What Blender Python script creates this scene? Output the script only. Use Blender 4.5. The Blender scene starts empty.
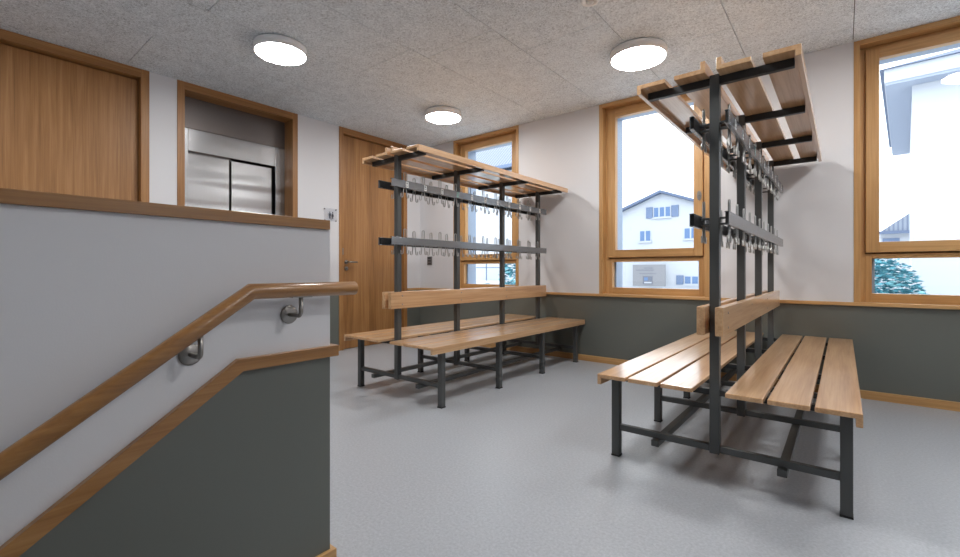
import bpy, math, random
from mathutils import Vector, Matrix
random.seed(7)
S = bpy.context.scene
COL = S.collection
PI = math.pi

# ------------------------------------------------------------------ mesh helper
class MB:
    def __init__(self):
        self.v, self.f, self.m, self.s = [], [], [], []
    def face(self, idx, mi=0, sm=False):
        self.f.append(idx); self.m.append(mi); self.s.append(sm)
    def box(self, x0, x1, y0, y1, z0, z1, mi=0):
        b = len(self.v)
        self.v += [(x0,y0,z0),(x1,y0,z0),(x1,y1,z0),(x0,y1,z0),(x0,y0,z1),(x1,y0,z1),(x1,y1,z1),(x0,y1,z1)]
        for q in ((3,2,1,0),(4,5,6,7),(0,1,5,4),(1,2,6,5),(2,3,7,6),(3,0,4,7)):
            self.face([b+i for i in q], mi)
        return self
    def prism(self, poly, axis, a, b, mi=0, sm=False):
        """poly: 2D points; axis 'x': (y,z), 'y': (x,z), 'z': (x,y)"""
        n = len(poly); o = len(self.v)
        def P(p, t):
            return {'x': (t,p[0],p[1]), 'y': (p[0],t,p[1]), 'z': (p[0],p[1],t)}[axis]
        area = sum(poly[i][0]*poly[(i+1)%n][1]-poly[(i+1)%n][0]*poly[i][1] for i in range(n))
        flip = (area < 0) ^ (axis == 'y') ^ (b < a)
        self.v += [P(p,a) for p in poly] + [P(p,b) for p in poly]
        def F(l, s=False): self.face(l[::-1] if flip else l, mi, s)
        F([o+i for i in range(n)][::-1]); F([o+n+i for i in range(n)])
        for i in range(n):
            j = (i+1) % n
            F([o+i, o+j, o+n+j, o+n+i], sm)
        return self
    def tube(self, pts, r, n=14, mi=0, cap=True):
        pts = [Vector(p) for p in pts]; o = len(self.v)
        up = None; rings = []
        for i, p in enumerate(pts):
            if i == 0: t = (pts[1]-p).normalized()
            elif i == len(pts)-1: t = (p-pts[i-1]).normalized()
            else:
                t = ((p-pts[i-1]).normalized()+(pts[i+1]-p).normalized()).normalized()
            if up is None:
                up = Vector((0,0,1)) if abs(t.z) < .9 else Vector((1,0,0))
            a = t.cross(up).normalized(); b = a.cross(t).normalized(); up = b
            sc = 1.0
            if 0 < i < len(pts)-1:
                c = (p-pts[i-1]).normalized().dot(t); sc = 1/max(c,.5)
            # mitre: widen only in the bend plane
            bd = None
            if 0 < i < len(pts)-1:
                bd = ((pts[i+1]-p).normalized()-(p-pts[i-1]).normalized())
                bd = bd.normalized() if bd.length > 1e-6 else None
            ring = []
            for k in range(n):
                w = a*math.cos(2*PI*k/n)+b*math.sin(2*PI*k/n)
                if bd is not None: w = w + bd*(w.dot(bd))*(sc-1)
                ring.append(len(self.v)); self.v.append(tuple(p+w*r))
            rings.append(ring)
        for q in range(len(rings)-1):
            for k in range(n):
                self.face([rings[q][k], rings[q+1][k], rings[q+1][(k+1)%n], rings[q][(k+1)%n]][::-1], mi, True)
        if cap:
            self.face(rings[0][::-1][::-1], mi); self.face(rings[-1][::-1], mi)
        return self
    def lathe(self, prof, c, axis='z', n=48, mi=0, sm=True):
        """prof: list of (r, h)"""
        o = len(self.v)
        def P(r, h, k):
            x, y = r*math.cos(2*PI*k/n), r*math.sin(2*PI*k/n)
            if axis == 'z': q = (x, y, h)
            elif axis == 'x': q = (h, x, y)
            else: q = (y, h, x)
            return (c[0]+q[0], c[1]+q[1], c[2]+q[2])
        for r, h in prof:
            for k in range(n): self.v.append(P(max(r,1e-5), h, k))
        for i in range(len(prof)-1):
            for k in range(n):
                a = o+i*n+k; b = o+i*n+(k+1) % n
                self.face([a, b, b+n, a+n], mi, sm)
        self.face([o+k for k in range(n)][::-1], mi)
        self.face([o+(len(prof)-1)*n+k for k in range(n)], mi)
        return self
    def ribbon(self, path, x0, x1, th, mi=0):
        """strip that follows path in y-z, width x0..x1, thickness th"""
        L, R_ = [], []
        for i, p in enumerate(path):
            a = Vector(path[max(i-1,0)]); b = Vector(path[min(i+1,len(path)-1)])
            t = (b-a).normalized(); n = Vector((-t.y, t.x))
            L.append((p[0]+n.x*th/2, p[1]+n.y*th/2)); R_.append((p[0]-n.x*th/2, p[1]-n.y*th/2))
        k = len(path); o = len(self.v)
        for x in (x0, x1):
            for q in L: self.v.append((x,q[0],q[1]))
            for q in R_: self.v.append((x,q[0],q[1]))
        A, B, C, D = o, o+k, o+2*k, o+3*k
        for i in range(k-1):
            self.face([A+i,A+i+1,B+i+1,B+i], mi); self.face([C+i,D+i,D+i+1,C+i+1], mi)
            self.face([A+i,C+i,C+i+1,A+i+1], mi, True); self.face([B+i,B+i+1,D+i+1,D+i], mi, True)
        self.face([A,B,D,C], mi); self.face([A+k-1,C+k-1,D+k-1,B+k-1], mi)
        return self
    def build(self, name, mats, parent=None, bevel=0, loc=None, seg=2):
        me = bpy.data.meshes.new(name)
        me.from_pydata(self.v, [], self.f)
        if not isinstance(mats, (list, tuple)): mats = [mats]
        for m in mats: me.materials.append(m)
        me.polygons.foreach_set('material_index', self.m)
        me.polygons.foreach_set('use_smooth', self.s)
        me.update()
        import bmesh
        bm = bmesh.new(); bm.from_mesh(me)
        bmesh.ops.recalc_face_normals(bm, faces=bm.faces)
        bm.to_mesh(me); bm.free()
        o = bpy.data.objects.new(name, me); COL.objects.link(o)
        if parent: o.parent = parent
        if loc: o.location = loc
        if bevel:
            b = o.modifiers.new('bevel', 'BEVEL'); b.width = bevel; b.segments = seg
            b.limit_method = 'ANGLE'; b.angle_limit = math.radians(40); b.harden_normals = False
        return o

def box(x0,x1,y0,y1,z0,z1): return MB().box(x0,x1,y0,y1,z0,z1)

def tag(o, label, cat, group=None, kind=None):
    o['label'] = label; o['category'] = cat
    if group: o['group'] = group
    if kind: o['kind'] = kind
    return o
def empty(name, loc, label, cat, group=None, kind=None):
    o = bpy.data.objects.new(name, None); COL.objects.link(o)
    o.location = loc; o.empty_display_size = .1
    return tag(o, label, cat, group, kind)
def copy_tree(o, parent=None):
    kids = [c for c in bpy.data.objects if c.parent == o]
    c = o.copy(); COL.objects.link(c)
    if parent: c.parent = parent
    for k in kids: copy_tree(k, c)
    return c

# ------------------------------------------------------------------ materials
def srgb(r, g, b):
    f = lambda c: (c/255/12.92) if c/255 <= .04045 else ((c/255+.055)/1.055)**2.4
    return (f(r), f(g), f(b), 1)
class N:
    def __init__(self, name):
        self.mat = bpy.data.materials.new(name); self.mat.use_nodes = True
        self.t = self.mat.node_tree; self.t.nodes.clear()
        self.out = self.t.nodes.new('ShaderNodeOutputMaterial')
    def n(self, ty, **kw):
        x = self.t.nodes.new(ty)
        for k, v in kw.items():
            if k in x.inputs: x.inputs[k].default_value = v
            else: setattr(x, k, v)
        return x
    def l(self, a, b): self.t.links.new(a, b)
    def bsdf(self, col, rough, metal=0, **kw):
        b = self.n('ShaderNodeBsdfPrincipled', Roughness=rough, Metallic=metal)
        b.inputs['Base Color'].default_value = col
        for k, v in kw.items(): b.inputs[k].default_value = v
        self.l(b.outputs[0], self.out.inputs['Surface']); self.b = b
        return b
    def coords(self, scale=(1,1,1), rot=(0,0,0)):
        tc = self.n('ShaderNodeTexCoord'); mp = self.n('ShaderNodeMapping')
        mp.inputs['Scale'].default_value = scale; mp.inputs['Rotation'].default_value = rot
        self.l(tc.outputs['Object'], mp.inputs['Vector']); return mp.outputs[0]
    def ramp(self, fac, stops):
        r = self.n('ShaderNodeValToRGB'); e = r.color_ramp.elements
        while len(e) < len(stops): e.new(.5)
        for x, (p, c) in zip(e, stops): x.position = p; x.color = c
        self.l(fac, r.inputs[0]); return r.outputs[0]
    def bump(self, h, strength, dist=.002):
        b = self.n('ShaderNodeBump', Strength=strength, Distance=dist)
        self.l(h, b.inputs['Height']); self.l(b.outputs[0], self.b.inputs['Normal'])

def plain(name, col, rough=.5, metal=0, **kw):
    m = N(name); m.bsdf(col, rough, metal, **kw); return m.mat

def paint(name, col, rough, bumpy=.15, scale=220):
    m = N(name); m.bsdf(col, rough)
    c = m.coords()
    nz = m.n('ShaderNodeTexNoise', Scale=scale, Detail=3.0); m.l(c, nz.inputs['Vector'])
    m.bump(nz.outputs[0], bumpy, .001)
    return m.mat

def wood(name, axis, dark, mid, light, rough=.3, strip=0, strip_axis='y', coat=.0, gscale=1.0):
    """axis = grain direction"""
    m = N(name); b = m.bsdf(mid, rough)
    k = {'x': (1.2,26,26), 'y': (26,1.2,26), 'z': (26,26,1.2)}[axis]
    k = tuple(q*gscale for q in k)
    oi = m.n('ShaderNodeObjectInfo')
    tc = m.n('ShaderNodeTexCoord')
    off = m.n('ShaderNodeVectorMath', operation='MULTIPLY_ADD')
    m.l(oi.outputs['Random'], off.inputs[0]); off.inputs[1].default_value = (7.3,5.1,3.7)
    m.l(tc.outputs['Object'], off.inputs[2])
    vec = off.outputs[0]
    val = None
    if strip:
        sx = m.n('ShaderNodeSeparateXYZ'); m.l(tc.outputs['Object'], sx.inputs[0])
        dv = m.n('ShaderNodeMath', operation='DIVIDE'); dv.inputs[1].default_value = strip
        m.l(sx.outputs['XYZ'.index(strip_axis.upper())], dv.inputs[0])
        fl = m.n('ShaderNodeMath', operation='FLOOR'); m.l(dv.outputs[0], fl.inputs[0])
        wn = m.n('ShaderNodeTexWhiteNoise', noise_dimensions='1D'); m.l(fl.outputs[0], wn.inputs['W'])
        ad = m.n('ShaderNodeVectorMath', operation='MULTIPLY_ADD')
        m.l(wn.outputs['Color'], ad.inputs[0]); ad.inputs[1].default_value = (3,3,3); m.l(vec, ad.inputs[2])
        vec = ad.outputs[0]; val = wn.outputs['Value']
    mp = m.n('ShaderNodeMapping'); mp.inputs['Scale'].default_value = k; m.l(vec, mp.inputs['Vector'])
    n1 = m.n('ShaderNodeTexNoise', Scale=1.0, Detail=5.0, Roughness=.62, Distortion=.4); m.l(mp.outputs[0], n1.inputs['Vector'])
    mp2 = m.n('ShaderNodeMapping'); mp2.inputs['Scale'].default_value = tuple(q*5 if q > 5 else q*2.2 for q in k); m.l(vec, mp2.inputs['Vector'])
    n2 = m.n('ShaderNodeTexNoise', Scale=1.0, Detail=2.0); m.l(mp2.outputs[0], n2.inputs['Vector'])
    mx = m.n('ShaderNodeMath', operation='MULTIPLY_ADD'); m.l(n2.outputs[0], mx.inputs[0]); mx.inputs[1].default_value = .35
    sub = m.n('ShaderNodeMath', operation='MULTIPLY'); sub.inputs[1].default_value = .72; m.l(n1.outputs[0], sub.inputs[0])
    m.l(sub.outputs[0], mx.inputs[2])
    fac = mx.outputs[0]
    if val is not None:
        a2 = m.n('ShaderNodeMath', operation='MULTIPLY_ADD'); m.l(val, a2.inputs[0]); a2.inputs[1].default_value = .16
        m.l(fac, a2.inputs[2]); s2 = m.n('ShaderNodeMath', operation='SUBTRACT'); m.l(a2.outputs[0], s2.inputs[0]); s2.inputs[1].default_value = .08
        fac = s2.outputs[0]
    else:
        a2 = m.n('ShaderNodeMath', operation='MULTIPLY_ADD'); m.l(oi.outputs['Random'], a2.inputs[0]); a2.inputs[1].default_value = .12
        m.l(fac, a2.inputs[2]); s2 = m.n('ShaderNodeMath', operation='SUBTRACT'); m.l(a2.outputs[0], s2.inputs[0]); s2.inputs[1].default_value = .06
        fac = s2.outputs[0]
    col = m.ramp(fac, [(.3, dark), (.53, mid), (.76, light)])
    m.l(col, b.inputs['Base Color'])
    m.bump(n2.outputs[0], .06, .001)
    if coat: b.inputs['Coat Weight'].default_value = coat; b.inputs['Coat Roughness'].default_value = .16
    return m.mat

OAK_B = (srgb(174,131,90), srgb(204,163,122), srgb(222,187,147))     # lacquered bench oak
OAK_F = (srgb(168,124,76), srgb(194,150,97), srgb(212,170,118))     # window casings
OAK_D = (srgb(126,85,46), srgb(158,111,63), srgb(181,134,84))      # door veneer
OAK_P = (srgb(120,80,41), srgb(152,106,56), srgb(174,128,75))      # handrail and cap, dimmer light at the parapet put into the tone
W = {}
for ax in 'xyz':
    W['bench_'+ax] = wood('bench_oak_'+ax, ax, *OAK_B, rough=.28, coat=.8)
    W['frame_'+ax] = wood('casing_oak_'+ax, ax, *OAK_F, rough=.36)
    W['rail_'+ax] = wood('railing_oak_'+ax, ax, *OAK_P, rough=.34, coat=.5)
    W['jamb_'+ax] = wood('door_frame_oak_'+ax, ax, *OAK_D, rough=.42)
W['veneer'] = wood('door_veneer_oak', 'z', *OAK_D, rough=.42, strip=.115, strip_axis='y')
M = {}
M['white'] = paint('white_plaster', srgb(219,219,222), .75, .2, 260)
M['dado'] = paint('slate_green_paint', srgb(103,106,100), .5, .12, 300)
M['black'] = plain('black_rubber', srgb(22,22,23), .6)
M['gap'] = plain('dark_gap', srgb(16,14,12), .9)
M['post'] = plain('anthracite_steel', srgb(74,76,76), .42, .0)
M['arm'] = plain('black_steel', srgb(34,35,36), .45, .0)
M['rail'] = plain('anodised_rail', srgb(88,90,93), .22, 0, IOR=2.2)
M['channel'] = plain('black_channel', srgb(24,24,26), .5)
M['hook'] = plain('satin_aluminium', srgb(176,176,174), .3, .9)
M['steel'] = plain('satin_stainless', srgb(150,146,142), .32, 1.0)
M['lampbody'] = plain('lamp_white', srgb(244,244,244), .5)
M['sticker'] = plain('sticker_white', srgb(215,216,214), .5)
M['ink'] = plain('sticker_ink', srgb(120,124,124), .5)
M['green_ink'] = plain('sticker_green', srgb(120,160,150), .5)
M['pict'] = plain('pictogram_ink', srgb(52,54,70), .5)
M['clad'] = plain('reveal_metal', srgb(150,166,188), .5)
M['plastic'] = plain('grey_plastic', srgb(122,120,120), .45)
M['plastic_d'] = plain('dark_plastic', srgb(70,68,68), .45)

# emission
m = N('lamp_diffuser'); e = m.n('ShaderNodeEmission'); e.inputs[0].default_value = (1,.985,.965,1); e.inputs[1].default_value = LAMP = 30.0
m.l(e.outputs[0], m.out.inputs['Surface']); M['glow'] = m.mat
def front_only(m, fac):
    # reflect on the outer faces only, so light leaving the thin pane is not trapped
    ge = m.n('ShaderNodeNewGeometry'); iv = m.n('ShaderNodeMath', operation='SUBTRACT'); iv.inputs[0].default_value = 1
    m.l(ge.outputs['Backfacing'], iv.inputs[1]); mu = m.n('ShaderNodeMath', operation='MULTIPLY')
    m.l(fac, mu.inputs[0]); m.l(iv.outputs[0], mu.inputs[1]); return mu.outputs[0]
# glass pane: clear with fresnel reflection
m = N('window_glass'); t = m.n('ShaderNodeBsdfTransparent'); t.inputs[0].default_value = (.97,.985,.99,1)
g = m.n('ShaderNodeBsdfGlossy', Roughness=.01); fr = m.n('ShaderNodeFresnel', IOR=1.5); mx = m.n('ShaderNodeMixShader')
m.l(front_only(m, fr.outputs[0]), mx.inputs[0]); m.l(t.outputs[0], mx.inputs[1]); m.l(g.outputs[0], mx.inputs[2]); m.l(mx.outputs[0], m.out.inputs['Surface'])
M['glass'] = m.mat
m = N('acrylic'); t = m.n('ShaderNodeBsdfTransparent'); t.inputs[0].default_value = (.95,.955,.965,1)
g = m.n('ShaderNodeBsdfGlossy', Roughness=.05); fr = m.n('ShaderNodeFresnel', IOR=1.45); mx = m.n('ShaderNodeMixShader')
m.l(front_only(m, fr.outputs[0]), mx.inputs[0]); m.l(t.outputs[0], mx.inputs[1]); m.l(g.outputs[0], mx.inputs[2]); m.l(mx.outputs[0], m.out.inputs['Surface'])
M['acrylic'] = m.mat
# brushed lift steel
m = N('brushed_lift_steel'); b = m.bsdf(srgb(160,160,162), .26, 1.0)
c = m.coords((2,2,60)); n1 = m.n('ShaderNodeTexNoise', Scale=1.0, Detail=3.0); m.l(c, n1.inputs['Vector'])
c2 = m.coords((.5,.5,9)); n2 = m.n('ShaderNodeTexNoise', Scale=1.0, Detail=0.0); m.l(c2, n2.inputs['Vector'])
m.bump(n2.outputs[0], .3, .03); M['lift'] = m.mat
m = N('lift_header_steel'); b = m.bsdf(srgb(112,106,104), .4, 1.0)
c = m.coords((3,60,60)); n1 = m.n('ShaderNodeTexNoise', Scale=1.0, Detail=3.0); m.l(c, n1.inputs['Vector'])
m.bump(n1.outputs[0], .05, .002); M['lift_head'] = m.mat
# linoleum floor
m = N('grey_linoleum'); b = m.bsdf(srgb(168,170,173), .32)
c = m.coords(); n1 = m.n('ShaderNodeTexNoise', Scale=90.0, Detail=4.0, Roughness=.7); m.l(c, n1.inputs['Vector'])
r1 = m.ramp(n1.outputs[0], [(.3, srgb(154,158,164)), (.52, srgb(168,172,178)), (.75, srgb(184,188,194))])
m.l(r1, b.inputs['Base Color'])
m.bump(n1.outputs[0], .05, .001); M['floor'] = m.mat
# wood-wool ceiling board
m = N('wood_wool_board'); b = m.bsdf(srgb(176,175,173), .9)
c = m.coords((1,1,1)); n1 = m.n('ShaderNodeTexNoise', Scale=75.0, Detail=6.0, Roughness=.75, Distortion=1.2); m.l(c, n1.inputs['Vector'])
n2 = m.n('ShaderNodeTexNoise', Scale=9.0, Detail=4.0, Roughness=.6); m.l(c, n2.inputs['Vector'])
mxm = m.n('ShaderNodeMath', operation='MULTIPLY_ADD'); m.l(n2.outputs[0], mxm.inputs[0]); mxm.inputs[1].default_value = .15; m.l(n1.outputs[0], mxm.inputs[2])
m.l(m.ramp(mxm.outputs[0], [(.43, srgb(160,167,173)), (.57, srgb(220,228,234)), (.68, srgb(242,249,254))]), b.inputs['Base Color'])
m.bump(n1.outputs[0], .5, .004); M['ceil'] = m.mat

# ------------------------------------------------------------------ room dimensions
XD, YW, H = -4.667, 4.407, 2.682          # door wall, window wall, ceiling
XP = -1.278                               # stair-side face of the parapet
XR, YB = 3.2, -2.6                        # far sides, behind the camera
ZL = -1.25                                # lower landing
LED0, LED1 = .690, .716                   # ledge
WT = .27                                  # outer wall thickness
WIN = [-4.026, -1.972, .064, 2.106]; WW = 1.046
DADO = LED0

# floor: upper level around the stairwell, one mesh
STX1 = .55; STY = .50
fm = MB()
fm.box(XD-.3, XP-.15, YB, YW, -.22, 0); fm.box(XP-.15, STX1, STY, YW, -.22, 0); fm.box(STX1, XR, YB, YW, -.22, 0)
fm.box(XP-.15, STX1, YB, -1.2, ZL-.2, ZL)
o = fm.build('floor', M['floor']); tag(o, 'speckled grey linoleum floor of the cloakroom', 'floor', kind='structure')
# steps down towards the camera side
st = MB()
n = 7; rise = -ZL/n; run = .245
prof = [(STY, 0)]
y, z = STY, 0
for i in range(n):
    z -= rise; prof.append((y, z)); y -= run
    if i < n-1: prof.append((y, z))
prof.append((y, ZL)); prof.append((y, ZL-.15)); prof.append((STY, -.22-.0)) 
st.prism(prof, 'x', XP+.001, STX1-.001)
o = st.build('stairs', M['floor']); tag(o, 'flight of grey stairs going down beside the parapet wall', 'stairs', kind='structure')

# ceiling: wood-wool panels with open joints
cb = MB(); PW, PL, GAP = .669, 1.20, .0045
cb.box(XD-.3, XR, YB, YW, H+.02, H+.12, 1)
xs = [.06+.669*k for k in range(-8, 6)]
offs = {-7:1.04, -6:1.62, -5:1.17, -4:1.35, -3:1.75, -2:1.2, -1:.55, 0:1.3}
for k in range(-8, 5):
    x0 = max(.06+PW*k, XD); x1 = min(.06+PW*(k+1), XR)
    if x1-x0 < .01: continue
    yo = offs.get(k, .6*(k % 2)+.7)
    j = -4
    while True:
        y0 = yo+PL*j; y1 = y0+PL; j += 1
        if y0 > YW: break
        y0, y1 = max(y0, YB), min(y1, YW)
        if y1-y0 < .02: continue
        cb.box(x0+GAP/2, x1-GAP/2, y0+GAP/2, y1-GAP/2, H, H+.02)
o = cb.build('ceiling', [M['ceil'], M['gap']]); tag(o, 'grey wood-wool acoustic panel ceiling with fine joints', 'ceiling', kind='structure')

# ---- window wall
wb = MB()
def wallbox(x0,x1,y0,y1,z0,z1):
    """white above the dado, slate green paint below"""
    if z0 < DADO < z1:
        wb.box(x0,x1,y0,y1,z0,DADO,1); wb.box(x0,x1,y0,y1,DADO,z1,0)
    else: wb.box(x0,x1,y0,y1,z0,z1, 1 if z1 <= DADO else 0)
cuts = [XD-.3]
for w in WIN: cuts += [w, w+WW]
cuts.append(XR)
for i in range(0, len(cuts), 2): wallbox(cuts[i], cuts[i+1], YW, YW+WT, 0, H+.1)
for w in WIN: wallbox(w, w+WW, YW, YW+WT, 0, LED0); wb.box(w, w+WW, YW, YW+WT, H, H+.1)
o = wb.build('wall_back', [M['white'], M['dado']]); tag(o, 'white window wall with slate green lower part', 'wall', kind='structure')
o = box(XD, XR, YW-.022, YW+.10, LED0, LED1).build('trim_1', W['frame_x'], bevel=.003)
tag(o, 'oak ledge running along the window wall under the windows', 'trim', kind='structure')
o = box(XD+.001, XR, YW-.015, YW-.0005, 0, .062).build('baseboard_back', W['frame_x'], bevel=.002)
tag(o, 'oak baseboard along the slate green window wall', 'baseboard', kind='structure')

# ---- door wall (openings for three doors)
DA = (-.25, 1.205); DL = (1.413, 2.565); DB = (3.085, 4.16)
wb = MB(); DT = .30
ys = [YB, DA[0], DA[1], DL[0], DL[1], DB[0], DB[1], YW]
for i in range(0, 8, 2): wallbox(XD-DT, XD, ys[i], ys[i+1], 0, H+.1)
for d in (DA, DL, DB): wb.box(XD-DT, XD, d[0], d[1], H, H+.1)
wb.box(XD-DT-.05, XD-DT, YB, YW, 0, H+.1)
o = wb.build('wall_left', [M['white'], M['dado']]); tag(o, 'white wall on the left with oak doors and lift', 'wall', kind='structure')
tr = MB(); bb = MB()
for i in range(0, 8, 2):
    tr.box(XD, XD+.018, ys[i]+.0005, ys[i+1]-(.023 if i == 6 else .0005), LED0, LED1)
    bb.box(XD+.0005, XD+.015, ys[i]+.0005, ys[i+1]-(.016 if i == 6 else .0005), 0, .062)
o = tr.build('trim_2', W['frame_y']); tag(o, 'oak ledge on the wall between the doors', 'trim', kind='structure')
o = bb.build('baseboard_left', W['frame_y']); tag(o, 'oak baseboard on the wall between the doors', 'baseboard', kind='structure')

# ---- walls out of the photo that close the room
wb = MB(); RW = []
yc = [YW+WT]
for q in RW: yc += [q, q-WW]
yc.append(YB)
for i in range(0, len(yc), 2): wallbox(XR, XR+WT, yc[i+1], yc[i], ZL-.2, H+.1)
for q in RW:
    wallbox(XR, XR+WT, q-WW, q, ZL-.2, LED0); wb.box(XR, XR+WT, q-WW, q, LED0, LED1); wb.box(XR, XR+WT, q-WW, q, H, H+.1)
o = wb.build('wall_right', [M['white'], M['dado']]); tag(o, 'white side wall opposite the doors', 'wall', kind='structure')
wb = MB(); wallbox(XD-.35, XR+.2, YB-.2, YB, ZL-.2, H+.1)
o = wb.build('wall_front', [M['white'], M['dado']]); tag(o, 'white wall behind the stairs', 'wall', kind='structure')
o = box(STX1, STX1+.02, YB, STY+.0, ZL, -.22).build('wall_stairwell', M['white']); tag(o, 'white side of the stairwell below the floor', 'wall', kind='structure')

# ---- parapet wall beside the stairs
PE = .812; PT = .15; SL = .686
tb_y, tb_z = .525, .713                    # bend of the trim, top back edge
CAP0, CAP1 = 1.082, 1.112
lowy = YB
def trimz(y): return tb_z if y >= tb_y else tb_z-SL*(tb_y-y)
ymid = tb_y-(tb_z-ZL)/SL
pw = MB()
# white upper body, dark lower body on the stair side (split along the trim line)
pw.prism([(ymid, ZL), (ymid, CAP0), (PE, CAP0), (PE, tb_z-.02), (tb_y, tb_z-.02)], 'x', XP-PT, XP, 0)
pw.prism([(ymid, ZL), (tb_y, tb_z-.02), (PE, tb_z-.02), (PE, -.22), (PE, ZL)], 'x', XP-PT, XP, 1)
pw.box(XP-PT, XP, YB, ymid, ZL, CAP0, 0)
o = pw.build('wall_parapet', [M['white'], M['dado']]); tag(o, 'parapet wall beside the stairs, white above and slate green below', 'wall', kind='structure')
o = box(XP-PT-.012, XP+.012, YB, PE-.006, CAP0, CAP1).build('trim_3', W['rail_y'], bevel=.002)
tag(o, 'oak cap on top of the parapet wall', 'trim', kind='structure')
th = .034; dv = th/math.cos(math.atan(SL))
y0 = -1.4
tp = [(y0, trimz(y0)), (tb_y, tb_z), (PE+.02, tb_z), (PE+.02, tb_z-th), (tb_y+.012, tb_z-th), (y0, trimz(y0)-dv)]
tm = MB(); tm.prism(tp, 'x', XP+.0005, XP+.02)
tm.box(XP-PT, XP+.0005, PE+.0005, PE+.02, tb_z-th, tb_z)
o = tm.build('trim_4', W['rail_y'], bevel=.0015); tag(o, 'oak strip bending down the parapet wall above the dark paint', 'trim', kind='structure')
bs = MB(); bs.box(XP+.0005, XP+.015, STY, PE+.015, 0, .06); bs.box(XP-PT, XP+.0005, PE+.0005, PE+.015, 0, .06)
o = bs.build('baseboard_parapet', W['frame_y'], bevel=.0015); tag(o, 'short oak baseboard at the end of the parapet wall', 'baseboard', kind='structure')

# ---- handrail
HR = empty('handrail', (XP, .674, .0), 'round oak handrail bending along the white parapet wall on steel brackets', 'handrail')
ox = .070; rr = .0208; ry, rz = .535, .8965
pts = [(ox, -1.2-.674, rz-.68*(ry+1.2)), (ox, ry-.674, rz), (ox, .856-.674, rz)]
MB().tube(pts, rr, 28).build('rail', W['rail_y'], HR, bevel=.002)
def bracket(yy, zz, slope):
    b = MB().lathe([(.0,.0006),(.026,.0006),(.027,.004),(.024,.006),(.0,.006)], (0, yy-.674, zz), 'x', 28)
    r = b.build('bracket', M['steel'], HR)
    top = zz+.075-rr+.002
    pp = [(.004, yy-.674, zz)]
    for a in range(0, 91, 15):
        q = math.radians(a); pp.append((ox-.014+.014*math.sin(q), yy-.674, zz+.014-.014*math.cos(q)))
    pp.append((ox, yy-.674, top))
    MB().tube(pp, .0062, 12).build('arm', M['steel'], r)
    dy = .03
    MB().prism([(yy-.674-dy, top-slope*dy-.003),(yy-.674+dy, top+slope*dy-.003),(yy-.674+dy, top+slope*dy+.002),(yy-.674-dy, top-slope*dy+.002)], 'x', ox-.010, ox+.010).build('saddle', M['steel'], r)
bracket(.674, .8215, 0); bracket(.415, .740, .68); bracket(-.6, .05, .68)

# ---- doors in the left wall
def door_frame(root, y0, y1, depth, mat_v, mat_h, fw=.06):
    """lining flush with the wall, around the opening y0..y1 up to the ceiling; local origin (XD, y0, 0)"""
    w = y1-y0
    f = MB().box(-depth, .006, .0005, fw, 0, H-.0005).box(-depth, .006, w-fw, w-.0005, 0, H-.0005)
    fo = f.build('frame', mat_v, root, bevel=.002)
    box(-depth, .006, fw, w-fw, H-fw-.012, H-.0005).build('frame_head', mat_h, root, bevel=.002)
r = empty('door_1', (XD, DA[0], 0), 'wide oak veneer door at far left behind the parapet', 'door', kind='structure')
door_frame(r, *DA, .12, W['jamb_z'], W['jamb_y'])
w = DA[1]-DA[0]
dl = box(-.10, -.062, .068, w-.068, .005, H-.082).build('leaf', W['veneer'], r)
box(-.115, -.102, .061, w-.061, .0, H-.075).build('rebate', M['gap'], r)
hd = MB().lathe([(0,0),(.024,0),(.024,.008),(0,.008)], (-.062, .16, 1.06), 'x', 20).tube([(-.06,.16,1.06),(-.01,.16,1.06),(-.005,.165,1.06),(-.005,.28,1.06)], .009, 10).build('door_handle', M['steel'], dl)

r = empty('door_3', (XD, DB[0], 0), 'tall oak veneer door with lever handle behind the coat rack', 'door', kind='structure')
door_frame(r, *DB, .12, W['jamb_z'], W['jamb_y'])
w = DB[1]-DB[0]
dl = box(-.075, -.035, .068, w-.068, .005, H-.082).build('leaf', W['veneer'], r)
box(-.10, -.077, .061, w-.061, .0, H-.075).build('rebate', M['gap'], r)
MB().lathe([(0,0),(.025,0),(.025,.008),(0,.008)], (-.035, .125, 1.062), 'x', 20).tube([(-.03,.125,1.062),(.018,.125,1.062),(.026,.133,1.062),(.026,.245,1.062)], .009, 10).build('door_handle', M['steel'], dl)
MB().lathe([(0,0),(.025,0),(.025,.008),(0,.008)], (-.035, .125, .985), 'x', 20).box(-.028,-.012,.120,.130,.972,.992).build('lock_cylinder', M['steel'], dl)
MB().box(.0062,.009,.045,.058,1.15,1.23).build('strike_plate', M['steel'], r)

# lift
r = empty('door_2', (XD, DL[0], 0), 'stainless steel lift doors in an oak frame behind the parapet', 'lift door', kind='structure')
door_frame(r, *DL, .19, W['jamb_z'], W['jamb_y'])
w = DL[1]-DL[0]; LP = -.17
box(LP-.05, LP, .06, w-.06, 2.315, H-.0725).build('header_panel', M['lift_head'], r)
lf = MB(); a0, a1 = 1.555-DL[0], 2.40-DL[0]
lf.box(LP-.07, LP+.004, .0605, a0, 0, 2.312).box(LP-.07, LP+.004, a1, w-.0605, 0, 2.312).box(LP-.07, LP+.003, a0, a1, 2.10, 2.312)
lf.build('steel_surround', M['lift'], r, bevel=.003)
mid = 1.945-DL[0]
box(LP-.068, LP-.052, a0, mid+.02, .004, 2.10).build('sliding_panel', M['lift'], r, bevel=.002)
box(LP-.046, LP-.03, mid+.012, a1-.028, .004, 2.080).build('sliding_panel', M['lift'], r, bevel=.002)
box(LP-.08, LP-.0705, a0-.05, a1+.05, 0, 2.15).build('shaft_lining', M['gap'], r)
MB().box(LP-.0515, LP-.049, mid-.002, mid+.011, .004, 2.09).build('door_seal', M['gap'], r)

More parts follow.
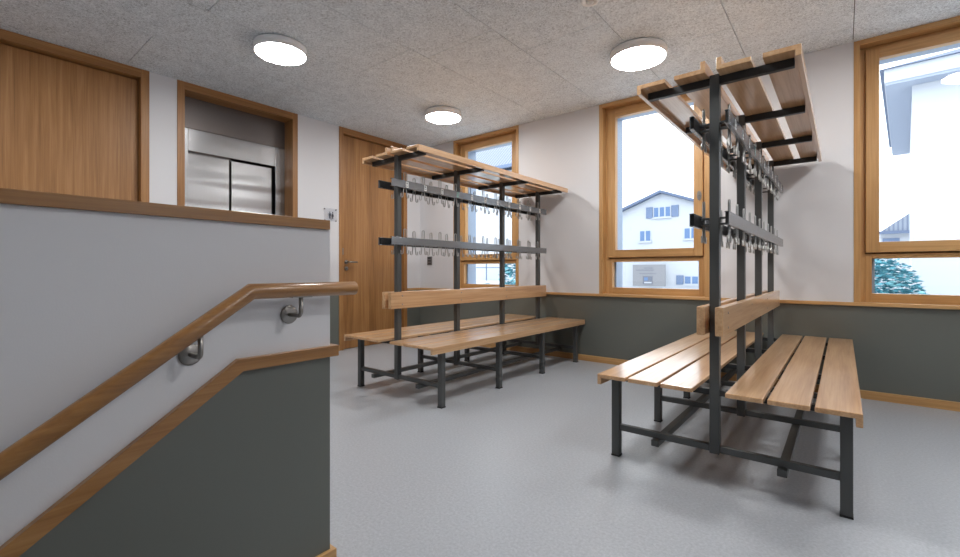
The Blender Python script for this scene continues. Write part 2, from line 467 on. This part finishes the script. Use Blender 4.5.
# ---- windows
def window(i, x0, label, side=None):
    r = empty('window_%d' % i, (x0, YW, LED1), label, 'window', kind='structure')
    if side is not None: r.location = (XR, side, LED1); r.rotation_euler = (0,0,-PI/2)
    h = H-LED1; c = .037; w = WW
    MB().box(.0005, c, -.004, .135, 0, h-.0005).box(w-c, w-.0005, -.004, .135, 0, h-.0005).build('casing', W['frame_z'], r, bevel=.002)
    box(c, w-c, -.004, .135, h-c, h-.0005).build('casing_head', W['frame_x'], r, bevel=.002)
    # fixed frame
    fz = 1.078-LED1; d0, d1 = .088, .150
    k_ = .1285
    MB().box(c, .068, d0, d1, 0, h-c).box(w-.068, w-c, d0, d1, 0, h-c).box(.068, c+.07, d0, d1, 0, fz).box(w-c-.07, w-.068, d0, d1, 0, fz).box(.068, c+.07, k_, d1, fz, h-c).box(w-c-.07, w-.068, k_, d1, fz, h-c).build('fixed_frame', W['frame_z'], r, bevel=.002)
    MB().box(c+.07, w-c-.07, d0, d1, 0, .066).box(c+.07, w-c-.07, d0, d1, 1.046-LED1, fz).box(c+.07, w-c-.07, k_, d1, fz, fz+.06).box(c+.07, w-c-.07, k_, d1, h-c-.07, h-c).box(.068, w-.068, d0, k_, h-.060, h-c).build('fixed_rail', W['frame_x'], r, bevel=.002)
    gp = box(c+.072, w-c-.072, .118, .124, .0665, 1.0455-LED1).build('lower_pane', M['glass'], r)
    # opening sash
    s0 = .070; z0 = 1.091-LED1; z1 = h-.062; b = .078; e0, e1 = .066, .128
    sh = MB().box(s0, s0+b, e0, e1, z0, z1).box(w-s0-b, w-s0, e0, e1, z0, z1).build('sash', W['frame_z'], r, bevel=.003)
    MB().box(s0+b, w-s0-b, e0, e1, z0, z0+b).box(s0+b, w-s0-b, e0, e1, z1-b, z1).build('sash_rail', W['frame_x'], sh, bevel=.003)
    box(s0+b+.0005, w-s0-b-.0005, .108, .114, z0+b+.0005, z1-b-.0005).build('pane', M['glass'], sh)
    # outer metal reveal
    rv = MB().box(.001, .125, .1505, .32, .0, h-.001).box(w-.125, w-.001, .1505, .32, .0, h-.001).box(.125, w-.125, .1505, .32, h-.105, h-.001).box(.001, w-.001, .1505, .36, -.025, .0)
    rv.build('outer_reveal', M['clad'], r)
    return r, sh
window(1, WIN[0], 'tall oak framed window behind the left coat rack, nearest the room corner')
r2, sh2 = window(2, WIN[1], 'tall oak framed window showing a white gabled house')
hx = WW-.070-.030; HZ = .931
ov = [(hx+.019*math.cos(2*PI*k/20), HZ+.044*math.sin(2*PI*k/20)) for k in range(20)]
MB().prism(ov, 'y', .058, .0662).lathe([(0,0),(.008,0),(.008,-.006),(0,-.006)], (hx, .058, HZ+.004), 'y', 14).build('handle_rosette', M['steel'], sh2)
window(3, WIN[2], 'tall oak framed window at the right edge showing a white house with wide eaves')

window(4, WIN[3], 'added oak framed window out of view on the right, for daylight')  # unseen window, added to let more daylight onto the ceiling
for i, q in enumerate(RW): window(5+i, 0, 'oak framed window in the side wall, %s from the corner' % ('first','second','third')[i], side=q)

# ------------------------------------------------------------------ double-sided coat racks with benches
def make_rack():
    r = empty('coat_rack_bench', (0,0,0), '', 'coat rack')
    PIT = .672; L = 3*PIT
    for i in range(4):
        y = i*PIT
        box(-.02, .02, y-.02, y+.02, .128, 1.835).build('upright_post', M['post'], r, bevel=.003)
        for s in (-1, 1):
            l = box(s*.46-.02, s*.46+.02, y-.02, y+.02, .008, .4165).build('leg', M['post'], r, bevel=.003)
            box(s*.46-.021, s*.46+.021, y-.021, y+.021, 0, .008).build('foot_cap', M['black'], l)
        MB().box(-.4405, -.02, y-.013, y+.013, .135, .165).box(.02, .4405, y-.013, y+.013, .135, .165).build('crossbar', M['post'], r, bevel=.002)
        MB().box(-.4405, -.02, y-.015, y+.015, .390, .4165).box(.02, .4405, y-.015, y+.015, .390, .4165).build('seat_bearer', M['arm'], r, bevel=.002)
        box(-.295, .295, y-.015, y+.015, 1.790, 1.8245).build('shelf_arm', M['arm'], r, bevel=.002)
    for s in (-1, 1):
        b = box(s*.255-.0175, s*.255+.0175, -.04, L+.04, .105, .135).build('stretcher', M['post'], r, bevel=.002)
    # seat slats
    for s in (-1, 1):
        for k, (a, b) in enumerate(((.064,.200), (.214,.352), (.366,.506))):
            y0, y1 = -.135, 2.145
            if k < 2:
                m_ = MB().box(min(s*a,s*b), max(s*a,s*b), y0, y1, .417, .437)
            else:
                p = [(s*a,.417),(s*a,.437),(s*b,.437),(s*b,.386),(s*(b-.0205),.386),(s*(b-.0205),.417)]
                m_ = MB().prism(p, 'y', y0, y1)
            m_.build('seat_slat', W['bench_y'], r, bevel=.003)
        x0, x1 = s*.0205, s*.0525
        bk = box(min(x0,x1), max(x0,x1), -.11, 2.11, .670, .794).build('backrest_board', W['bench_y'], r, bevel=.003)
        s0_ = MB().lathe([(0,0),(.006,0),(.005,s*.002),(0,s*.002)], (0,0,0), 'x', 12).build('screw', M['steel'], bk)
        for i in range(4):
            for z in (.70, .765):
                sc = s0_ if (i == 0 and z == .70) else s0_.copy()
                if sc is not s0_: COL.objects.link(sc); sc.parent = bk
                sc.location = (x1, i*PIT, z)
        # shelf boards: outer with lip down, inner with lip up
        y0, y1 = -.09, 2.11
        p = [(s*.193,1.825),(s*.193,1.845),(s*.323,1.845),(s*.323,1.800),(s*.303,1.800),(s*.303,1.825)]
        MB().prism(p, 'y', y0, y1).build('shelf_board', W['bench_y'], r, bevel=.002)
        p = [(s*.153,1.825),(s*.153,1.845),(s*.042,1.845),(s*.042,1.878),(s*.022,1.878),(s*.022,1.825)]
        MB().prism(p, 'y', y0, y1).build('shelf_board', W['bench_y'], r, bevel=.002)
    # hook rails: C-profile open to the inside
    path = []
    def arc(cx, cz, rad, a0, a1, n):
        return [(cx+rad*math.cos(math.radians(a0+(a1-a0)*k/n)), cz+rad*math.sin(math.radians(a0+(a1-a0)*k/n))) for k in range(n+1)]
    lp = [(-.0385,-.064)] + arc(-.0295, -.084, .0095, 165, 350, 7) + [(-.0165, -.055), (-.0125, -.034), (-.0118, .0)]
    path = lp + arc(0, .086, .0118, 180, 0, 8) + [(-p[0], p[1]) for p in lp[::-1]]
    hook_mesh = {}
    st_mesh = None
    for zc in (1.176, 1.604):
        for s in (-1, 1):
            y0, y1 = -.125, 2.07
            h2 = .029
            def rx(a, b): return (min(s*a,s*b), max(s*a,s*b))
            m_ = MB()
            x0, x1 = rx(.0745, .078); m_.box(x0, x1, y0, y1, zc-h2, zc+h2)
            x0, x1 = rx(.0605, .0745); m_.box(x0, x1, y0, y1, zc+h2-.004, zc+h2).box(x0, x1, y0, y1, zc-h2, zc-h2+.004)
            rl = m_.build('hook_rail', M['rail'], r, bevel=.0015)
            x0, x1 = rx(.0615, .0744); box(x0, x1, y0+.012, y1-.012, zc-h2+.0042, zc+h2-.0042).build('channel_insert', M['channel'], rl)
            for i in range(4):
                x0, x1 = rx(.0202, .0612)
                MB().box(x0, x1, i*PIT-.010, i*PIT+.010, zc+.009, zc+.018).box(x0, x1, i*PIT-.010, i*PIT+.010, zc-.018, zc-.009).build('rail_bracket', M['post'], r, bevel=.002)
            for k in range(11):
                yy = .024+k*.1905
                key = s
                if key not in hook_mesh:
                    xc = s*.0525
                    hk = MB().ribbon(path, xc-.0038, xc+.0038, .0036).box(xc-.0038, xc+.0075, -.0115, .0115, -.010, .010).build('hook', M['hook'], rl)
                    hook_mesh[key] = hk
                else:
                    hk = hook_mesh[key].copy(); COL.objects.link(hk); hk.parent = rl
                hk.location = (0, yy, zc-.002)
                if zc > 1.4:
                    x0, x1 = rx(.0781, .0789); xa, xb = rx(.0789, .0794)
                    q = MB().box(x0, x1, yy-.013, yy+.013, zc-.022, zc+.022)
                    q.box(xa, xb, yy-.008, yy+.006, zc+.002, zc+.016, 1).box(xa, xb, yy-.009, yy+.009, zc-.014, zc-.008, 1)
                    q.build('label_sticker', [M['green_ink'] if (k == 3 and s == 1) else M['sticker'], M['ink']], rl)
    return r
rack = make_rack()
rack.location = (-2.632, 2.254, 0)
G = 'double-sided coat racks with benches'
tag(rack, 'coat rack with oak bench farther left, next to the tall oak door', 'coat rack', G)
rack2 = copy_tree(rack)
rack2.location = (-.4486, 2.2455, 0)
tag(rack2, 'coat rack with oak bench on the right, seen end-on between two windows', 'coat rack', G)

# ------------------------------------------------------------------ ceiling lamps
def lamp(x, y, label):
    r = empty('ceiling_lamp', (x, y, H), label, 'ceiling lamp', 'round ceiling lamps')
    MB().lathe([(.0,-.0005),(.185,-.0005),(.185,-.008),(.203,-.008),(.205,-.011),(.205,-.064),(.201,-.066),(.0,-.066)], (0,0,0), 'z', 64).build('housing', M['lampbody'], r)
    MB().lathe([(.0,-.0662),(.194,-.0662),(.192,-.070),(.0,-.071)], (0,0,0), 'z', 64).build('diffuser', M['glow'], r)
    return r
L0 = lamp(0, 0, 'lit round white ceiling lamp in front of the lift')
L0.location = (-3.349, 1.704, H); L0.scale = (.925,.925,1)
for (x, y, lb) in [(-3.374, 3.529, 'lit round white ceiling lamp nearest the tall oak door and corner'),
                   (-1.246, 3.509, 'lit round white ceiling lamp left of the right-hand rack shelf'),
                   (-1.235, 1.64, 'round white ceiling lamp above the head of the stairs'),
                   (.86, 3.45, 'round white ceiling lamp right of the right-hand coat rack'),
                   (.86, 1.64, 'round white ceiling lamp beside the stairwell'),
                   (2.93, 1.64, 'added round white ceiling lamp by the far side wall, out of view'),  # unseen lamp, added as weak fill light for the parapet
                   (-3.30, -.2, 'round white ceiling lamp in front of the wide oak door')]:
    c = copy_tree(L0); c.location = (x, y, H); c['label'] = lb; k_ = {-3.374: .97, -1.246: 1.035}.get(x, 1.0); c.scale = (k_, k_, 1)

# sensor at the top edge
r = empty('ceiling_sensor', (-1.25, 2.655, H), 'small round white sensor on the ceiling at the top edge', 'sensor')
MB().lathe([(0,-.0005),(.058,-.0005),(.060,-.006),(.052,-.018),(.036,-.018),(.034,-.012),(0,-.012)], (0,0,0), 'z', 40).build('ring', M['lampbody'], r)
MB().lathe([(0,-.0122),(.026,-.0122),(.018,-.022),(0,-.025)], (0,0,0), 'z', 32).build('lens', M['sticker'], r)

# wall socket and restroom sign
r = empty('wall_switch', (-4.470, YW, 1.095), 'small grey switch block on the white wall between door and window', 'switch')
box(-.045, .045, -.010, -.0005, -.06, .06).build('cover_plate', M['plastic'], r, bevel=.002)
for z in (-.038, 0, .038): box(-.03, .03, -.014, -.0102, z-.014, z+.014).build('rocker', M['plastic_d'], r, bevel=.001)

r = empty('restroom_sign', (XD, 2.965, 1.61), 'clear acrylic restroom sign with two dark figures beside the tall oak door', 'sign')
box(.012, .016, -.085, .085, -.075, .075).build('plate', M['acrylic'], r, bevel=.001)
for y in (-.075, .075):
    for z in (-.065, .065):
        MB().lathe([(0,.0005),(.006,.0005),(.006,.020),(0,.020)], (0,y,z), 'x', 14).build('standoff', M['steel'], r)
def figure(yc, female):
    b = MB(); x0, x1 = .0162, .0172
    b.prism([(yc+.0075*math.cos(2*PI*k/16), .030+.0075*math.sin(2*PI*k/16)) for k in range(16)], 'x', x0, x1)
    if female: b.prism([(yc-.006,.019),(yc+.006,.019),(yc+.015,-.018),(yc+.006,-.018),(yc+.006,-.045),(yc-.006,-.045),(yc-.006,-.018),(yc-.015,-.018)], 'x', x0, x1)
    else: b.prism([(yc-.012,.019),(yc+.012,.019),(yc+.012,-.012),(yc+.007,-.012),(yc+.007,-.045),(yc-.007,-.045),(yc-.007,-.012),(yc-.012,-.012)], 'x', x0, x1)
    b.build('pictogram', M['pict'], r)
figure(-.012, False); figure(.026, True)

# ------------------------------------------------------------------ outside
GZ = -1.2
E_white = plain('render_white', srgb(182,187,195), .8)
E_roof = plain('roof_blue_grey', srgb(92,106,132), .7)
E_shut = plain('shutter_blue_grey', srgb(104,121,150), .7)
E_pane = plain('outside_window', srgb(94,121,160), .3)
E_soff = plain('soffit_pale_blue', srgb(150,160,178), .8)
E_board = plain('board_grey', srgb(132,133,138), .8)
E_line = plain('board_line', srgb(104,108,120), .8)
E_rail = plain('balcony_metal', srgb(96,114,142), .5)
m = N('ground_gravel'); b = m.bsdf(srgb(170,172,172), .9)
c = m.coords(); nz = m.n('ShaderNodeTexNoise', Scale=3.0, Detail=6.0); m.l(c, nz.inputs['Vector'])
m.l(m.ramp(nz.outputs[0], [(.3, srgb(196,196,196)), (.7, srgb(226,226,226))]), b.inputs['Base Color']); E_ground = m.mat
def seam_roof(name, sc, horiz=0):
    m = N(name); b = m.bsdf(srgb(190,198,212), .6)
    c = m.coords((sc, 0, horiz)); w_ = m.n('ShaderNodeTexWave', Scale=1.0, bands_direction='DIAGONAL' if horiz else 'X'); m.l(c, w_.inputs['Vector'])
    m.l(m.ramp(w_.outputs['Fac'], [(.0, srgb(92,104,128)), (.5, srgb(128,136,150)), (1.0, srgb(134,142,156))]), b.inputs['Base Color'])
    return m.mat
E_seam = seam_roof('seam_roof', 1.7)
m = N('teal_leaves'); b = m.bsdf(srgb(70,130,140), .6)
oi = m.coords((3,3,3)); nz = m.n('ShaderNodeTexNoise', Scale=2.0, Detail=4.0); m.l(oi, nz.inputs['Vector'])
m.l(m.ramp(nz.outputs[0], [(.35, srgb(44,104,120)), (.55, srgb(84,150,164)), (.7, srgb(140,194,200))]), b.inputs['Base Color']); E_leaf = m.mat
E_bark = plain('bark_grey', srgb(100,96,90), .9)

o = MB().box(-60, 60, YW+WT+.02, 90, GZ-.2, GZ).box(XR+WT+.02, 60, -40, YW+WT+.02, GZ-.2, GZ).build('ground', E_ground); tag(o, 'pale ground outside the windows', 'ground', kind='structure')

# gabled house straight ahead
ax, az = -12.17, 7.69; hw = 5.2; ez = az-.38*hw; Y0 = 40
r = empty('gabled_house', (ax, Y0, GZ), 'white gabled house with shutters seen through the middle window', 'house')
MB().prism([(-hw,0),(hw,0),(hw,ez-GZ),(0,az-GZ),(-hw,ez-GZ)], 'y', 0, 11).build('wall', E_white, r)
rf = MB(); t = .22; e = .5
for s in (-1, 1):
    rf.prism([(0,az-GZ+.02),(s*(hw+e),az-GZ+.02-.38*(hw+e)),(s*(hw+e),az-GZ+.02-.38*(hw+e)+t),(0,az-GZ+.02+t)], 'y', -.5, 11.4)
rf.build('roof', E_roof, r)
def hwin(x0, x1, z0, z1, panes, shutters=()):
    x0 -= ax; x1 -= ax; z0 -= GZ; z1 -= GZ
    f = MB().box(x0, x1, -.05, -.005, z0, z1).box(x0-.08, x1+.08, -.16, -.005, z0-.1, z0-.0).build('window', E_white, r)
    n_ = panes; wd = (x1-x0)/n_
    for k in range(n_):
        box(x0+wd*k+.06, x0+wd*(k+1)-.06, -.065, -.0505, z0+.07, z1-.07).build('pane', E_pane, f)
    for s in shutters:
        a = (x0-.62, x0-.06) if s < 0 else (x1+.06, x1+.62)
        box(a[0], a[1], -.09, -.01, z0-.02, z1+.02).build('shutter', E_shut, r)
hwin(-12.86, -11.40, 5.62, 6.55, 3, (-1,1))
hwin(-14.07, -13.07, 3.58, 4.58, 2)
hwin(-10.35, -9.30, 3.63, 4.60, 2)
hwin(-10.33, -9.20, -.15, .58, 2, (-1,))
# grey notice board standing in front of the house
r = empty('notice_board', (-13.0, 38.9, GZ), 'large grey board with faint lines in front of the gabled house', 'board')
bx0, bx1, bz0, bz1 = -1.29, 1.47, .87, 2.72
pn = box(bx0, bx1, 0, .10, bz0, bz1).build('panel', E_board, r)
MB().box(-.35,.45,-.01,-.001,2.40,2.45).box(-1.0,.5,-.01,-.001,2.22,2.28).box(-.7,.75,-.01,-.001,1.92,1.96).build('faint_text_line', E_line, pn)
wf = MB().box(-.40,.42,-.03,-.001,1.05,1.72).build('picture', E_line, pn)
box(-.28,.02,-.04,-.0305,1.35,1.62).build('picture_field', E_pane, wf)
box(-.28,.34,-.04,-.0305,1.12,1.24).build('picture_field', E_white, wf)
for x in (-1.1, 1.3): box(x-.05, x+.05, .1005, .2, 0, 2.6).build('support', E_white, r)

# seam-roofed building seen through the window near the corner
r = empty('neighbour_building', (-18.8, 18, GZ), 'white building with pale seamed roof behind the coat rack window', 'house')
zz = 5.92-GZ
box(-7, 7, .0, 9, 0, zz).build('wall', E_white, r)
MB().prism([(-.7, zz-.05),(4.5, zz+4.8),(9.7, zz-.05),(9.7, zz+.12),(4.5, zz+5.0),(-.7, zz+.12)], 'x', -7.5, 7.5).build('roof', E_seam, r)
box(-7.5, 7.5, -.84, -.71, zz-.06, zz+.08).build('gutter', E_rail, r)
bl = MB().box(4.4, 6.4, -1.0, -.001, 1.55, 1.7).build('balcony', E_white, r)
rl = MB()
for z in (2.3, 2.55): rl.box(4.4, 6.4, -.99, -.95, z, z+.05)
for x in (4.4, 5.38, 6.36): rl.box(x, x+.04, -.99, -.95, 1.7001, 2.6)
rl.build('railing', E_rail, bl)

# white house with wide eaves on the right
r = empty('eaved_house', (1.25, 14.4, GZ), 'white house with wide overhanging eaves outside the right-hand window', 'house')
p0 = Vector((1.25,14.4)); q0 = Vector((1.87,22.3))
sd = (q0-p0); rt = Vector((sd.y, -sd.x)).normalized()
p1 = p0+rt*11; q1 = q0+rt*11
L2 = lambda p: (p.x-p0.x, p.y-p0.y)
zs = 5.26-GZ
MB().prism([L2(p0), L2(p1), L2(q1), L2(q0)], 'z', 0, zs).build('wall', E_white, r)
u_ = sd.normalized()
def ofs(a, b): return L2(p0+rt*a+u_*b)
ln = sd.length
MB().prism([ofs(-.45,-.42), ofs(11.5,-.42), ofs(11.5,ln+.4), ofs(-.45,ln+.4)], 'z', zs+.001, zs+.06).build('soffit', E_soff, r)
MB().prism([ofs(-.47,-.44), ofs(11.5,-.44), ofs(11.5,ln+.42), ofs(-.47,ln+.42)], 'z', zs+.0605, zs+.36).build('fascia', E_white, r)
hb = MB(); A=[ofs(-.55,-.52), ofs(11.5,-.52), ofs(11.5,ln+.5), ofs(-.55,ln+.5)]; T=[ofs(4.5,3.8), ofs(7,3.8), ofs(7,4.2), ofs(4.5,4.2)]
b0 = len(hb.v); hb.v += [(a[0],a[1],zs+.3605) for a in A]+[(a[0],a[1],zs+2.1) for a in T]
hb.face([3,2,1,0]); hb.face([4,5,6,7])
for k in range(4): hb.face([k,(k+1)%4,4+(k+1)%4,4+k])
hb.build('roof', E_roof, r)

# low house far behind
r = empty('distant_house', (4.95, 34, GZ), 'distant house with pale pitched roof seen low in the right-hand window', 'house')
zz = 3.1-GZ
box(-3.3, 3.3, 0, 6, 0, zz).build('wall', E_white, r)
MB().prism([(-3.4, zz),(3.4, zz),(0, zz+2.75)], 'y', -.4, 6.4).build('roof', E_seam, r)
box(-3.4, 3.4, -.52, -.401, zz-.08, zz+.08).build('gutter', E_roof, r)
box(-3.2, -2.5, -.06, -.001, zz-.5, zz-.3).build('window', E_shut, r)

# foliage
def bush(name, loc, label, cat, rx, ry, z0, z1, n, size, trunk=True):
    r = empty(name, loc, label, cat)
    b = MB()
    for k in range(n):
        while True:
            x, y, z = random.uniform(-1,1), random.uniform(-1,1), random.uniform(-1,1)
            d = x*x+y*y+z*z
            if .25 < d < 1: break
        p = Vector((x*rx, y*ry, z0+(z+1)/2*(z1-z0)))
        rot = Matrix.Rotation(random.uniform(0,2*PI),3,'Z') @ Matrix.Rotation(random.uniform(-1.1,1.1),3,'X')
        s = size*random.uniform(.7,1.4); o_ = len(b.v)
        for q in ((-.5,0,0),(0,-.22,.05),(.5,0,0),(0,.22,.05)):
            b.v.append(tuple(p+rot @ (Vector(q)*s)))
        b.face([o_,o_+1,o_+2,o_+3])
    b.build('foliage', E_leaf, r)
    MB().tube([(0,0,0),(0,0,(z0+z1)/2)], .06, 10).build('stem', E_bark, r)
    return r
bush('garden_shrub', (.62, 13.0, GZ), 'teal green shrub low outside the right-hand window', 'shrub', .75, .6, .3, 2.52, 3200, .13)
bush('garden_shrub', (-9.05, 11.6, GZ), 'small teal shrub farther left outside the window near the corner', 'shrub', .25, .3, .1, 1.75, 420, .16)
bush('garden_shrub', (-7.3, 10.4, GZ), 'teal green leafy shrub outside the window near the corner', 'shrub', .32, .35, .2, 2.75, 800, .16)

# ------------------------------------------------------------------ sky
wd = bpy.data.worlds.new('sky'); S.world = wd; wd.use_nodes = True
nt = wd.node_tree; bg = nt.nodes['Background']; bg.inputs[0].default_value = (.90,.95,1.0,1); bg.inputs[1].default_value = 2.0

# ------------------------------------------------------------------ camera
cam = bpy.data.cameras.new('camera'); co = bpy.data.objects.new('camera', cam); COL.objects.link(co)
cam.sensor_width = 36; cam.lens = 447.25/960*36
cam.shift_x = (480-479.43)/960; cam.shift_y = -(278.5-271.25)/960
cam.clip_start = .02; cam.clip_end = 300
co.location = (0,0,.95); co.rotation_euler = (PI/2, 0, math.radians(39.09))
S.camera = co
S.view_settings.view_transform = 'Standard'; S.view_settings.look = 'None'
S.view_settings.exposure = 0.85; S.view_settings.gamma = 1.0; S.view_settings.use_curve_mapping = False
S.cycles.use_denoising = True
S.cycles.max_bounces = 10; S.cycles.diffuse_bounces = 6; S.cycles.transparent_max_bounces = 16
S.cycles.caustics_reflective = False
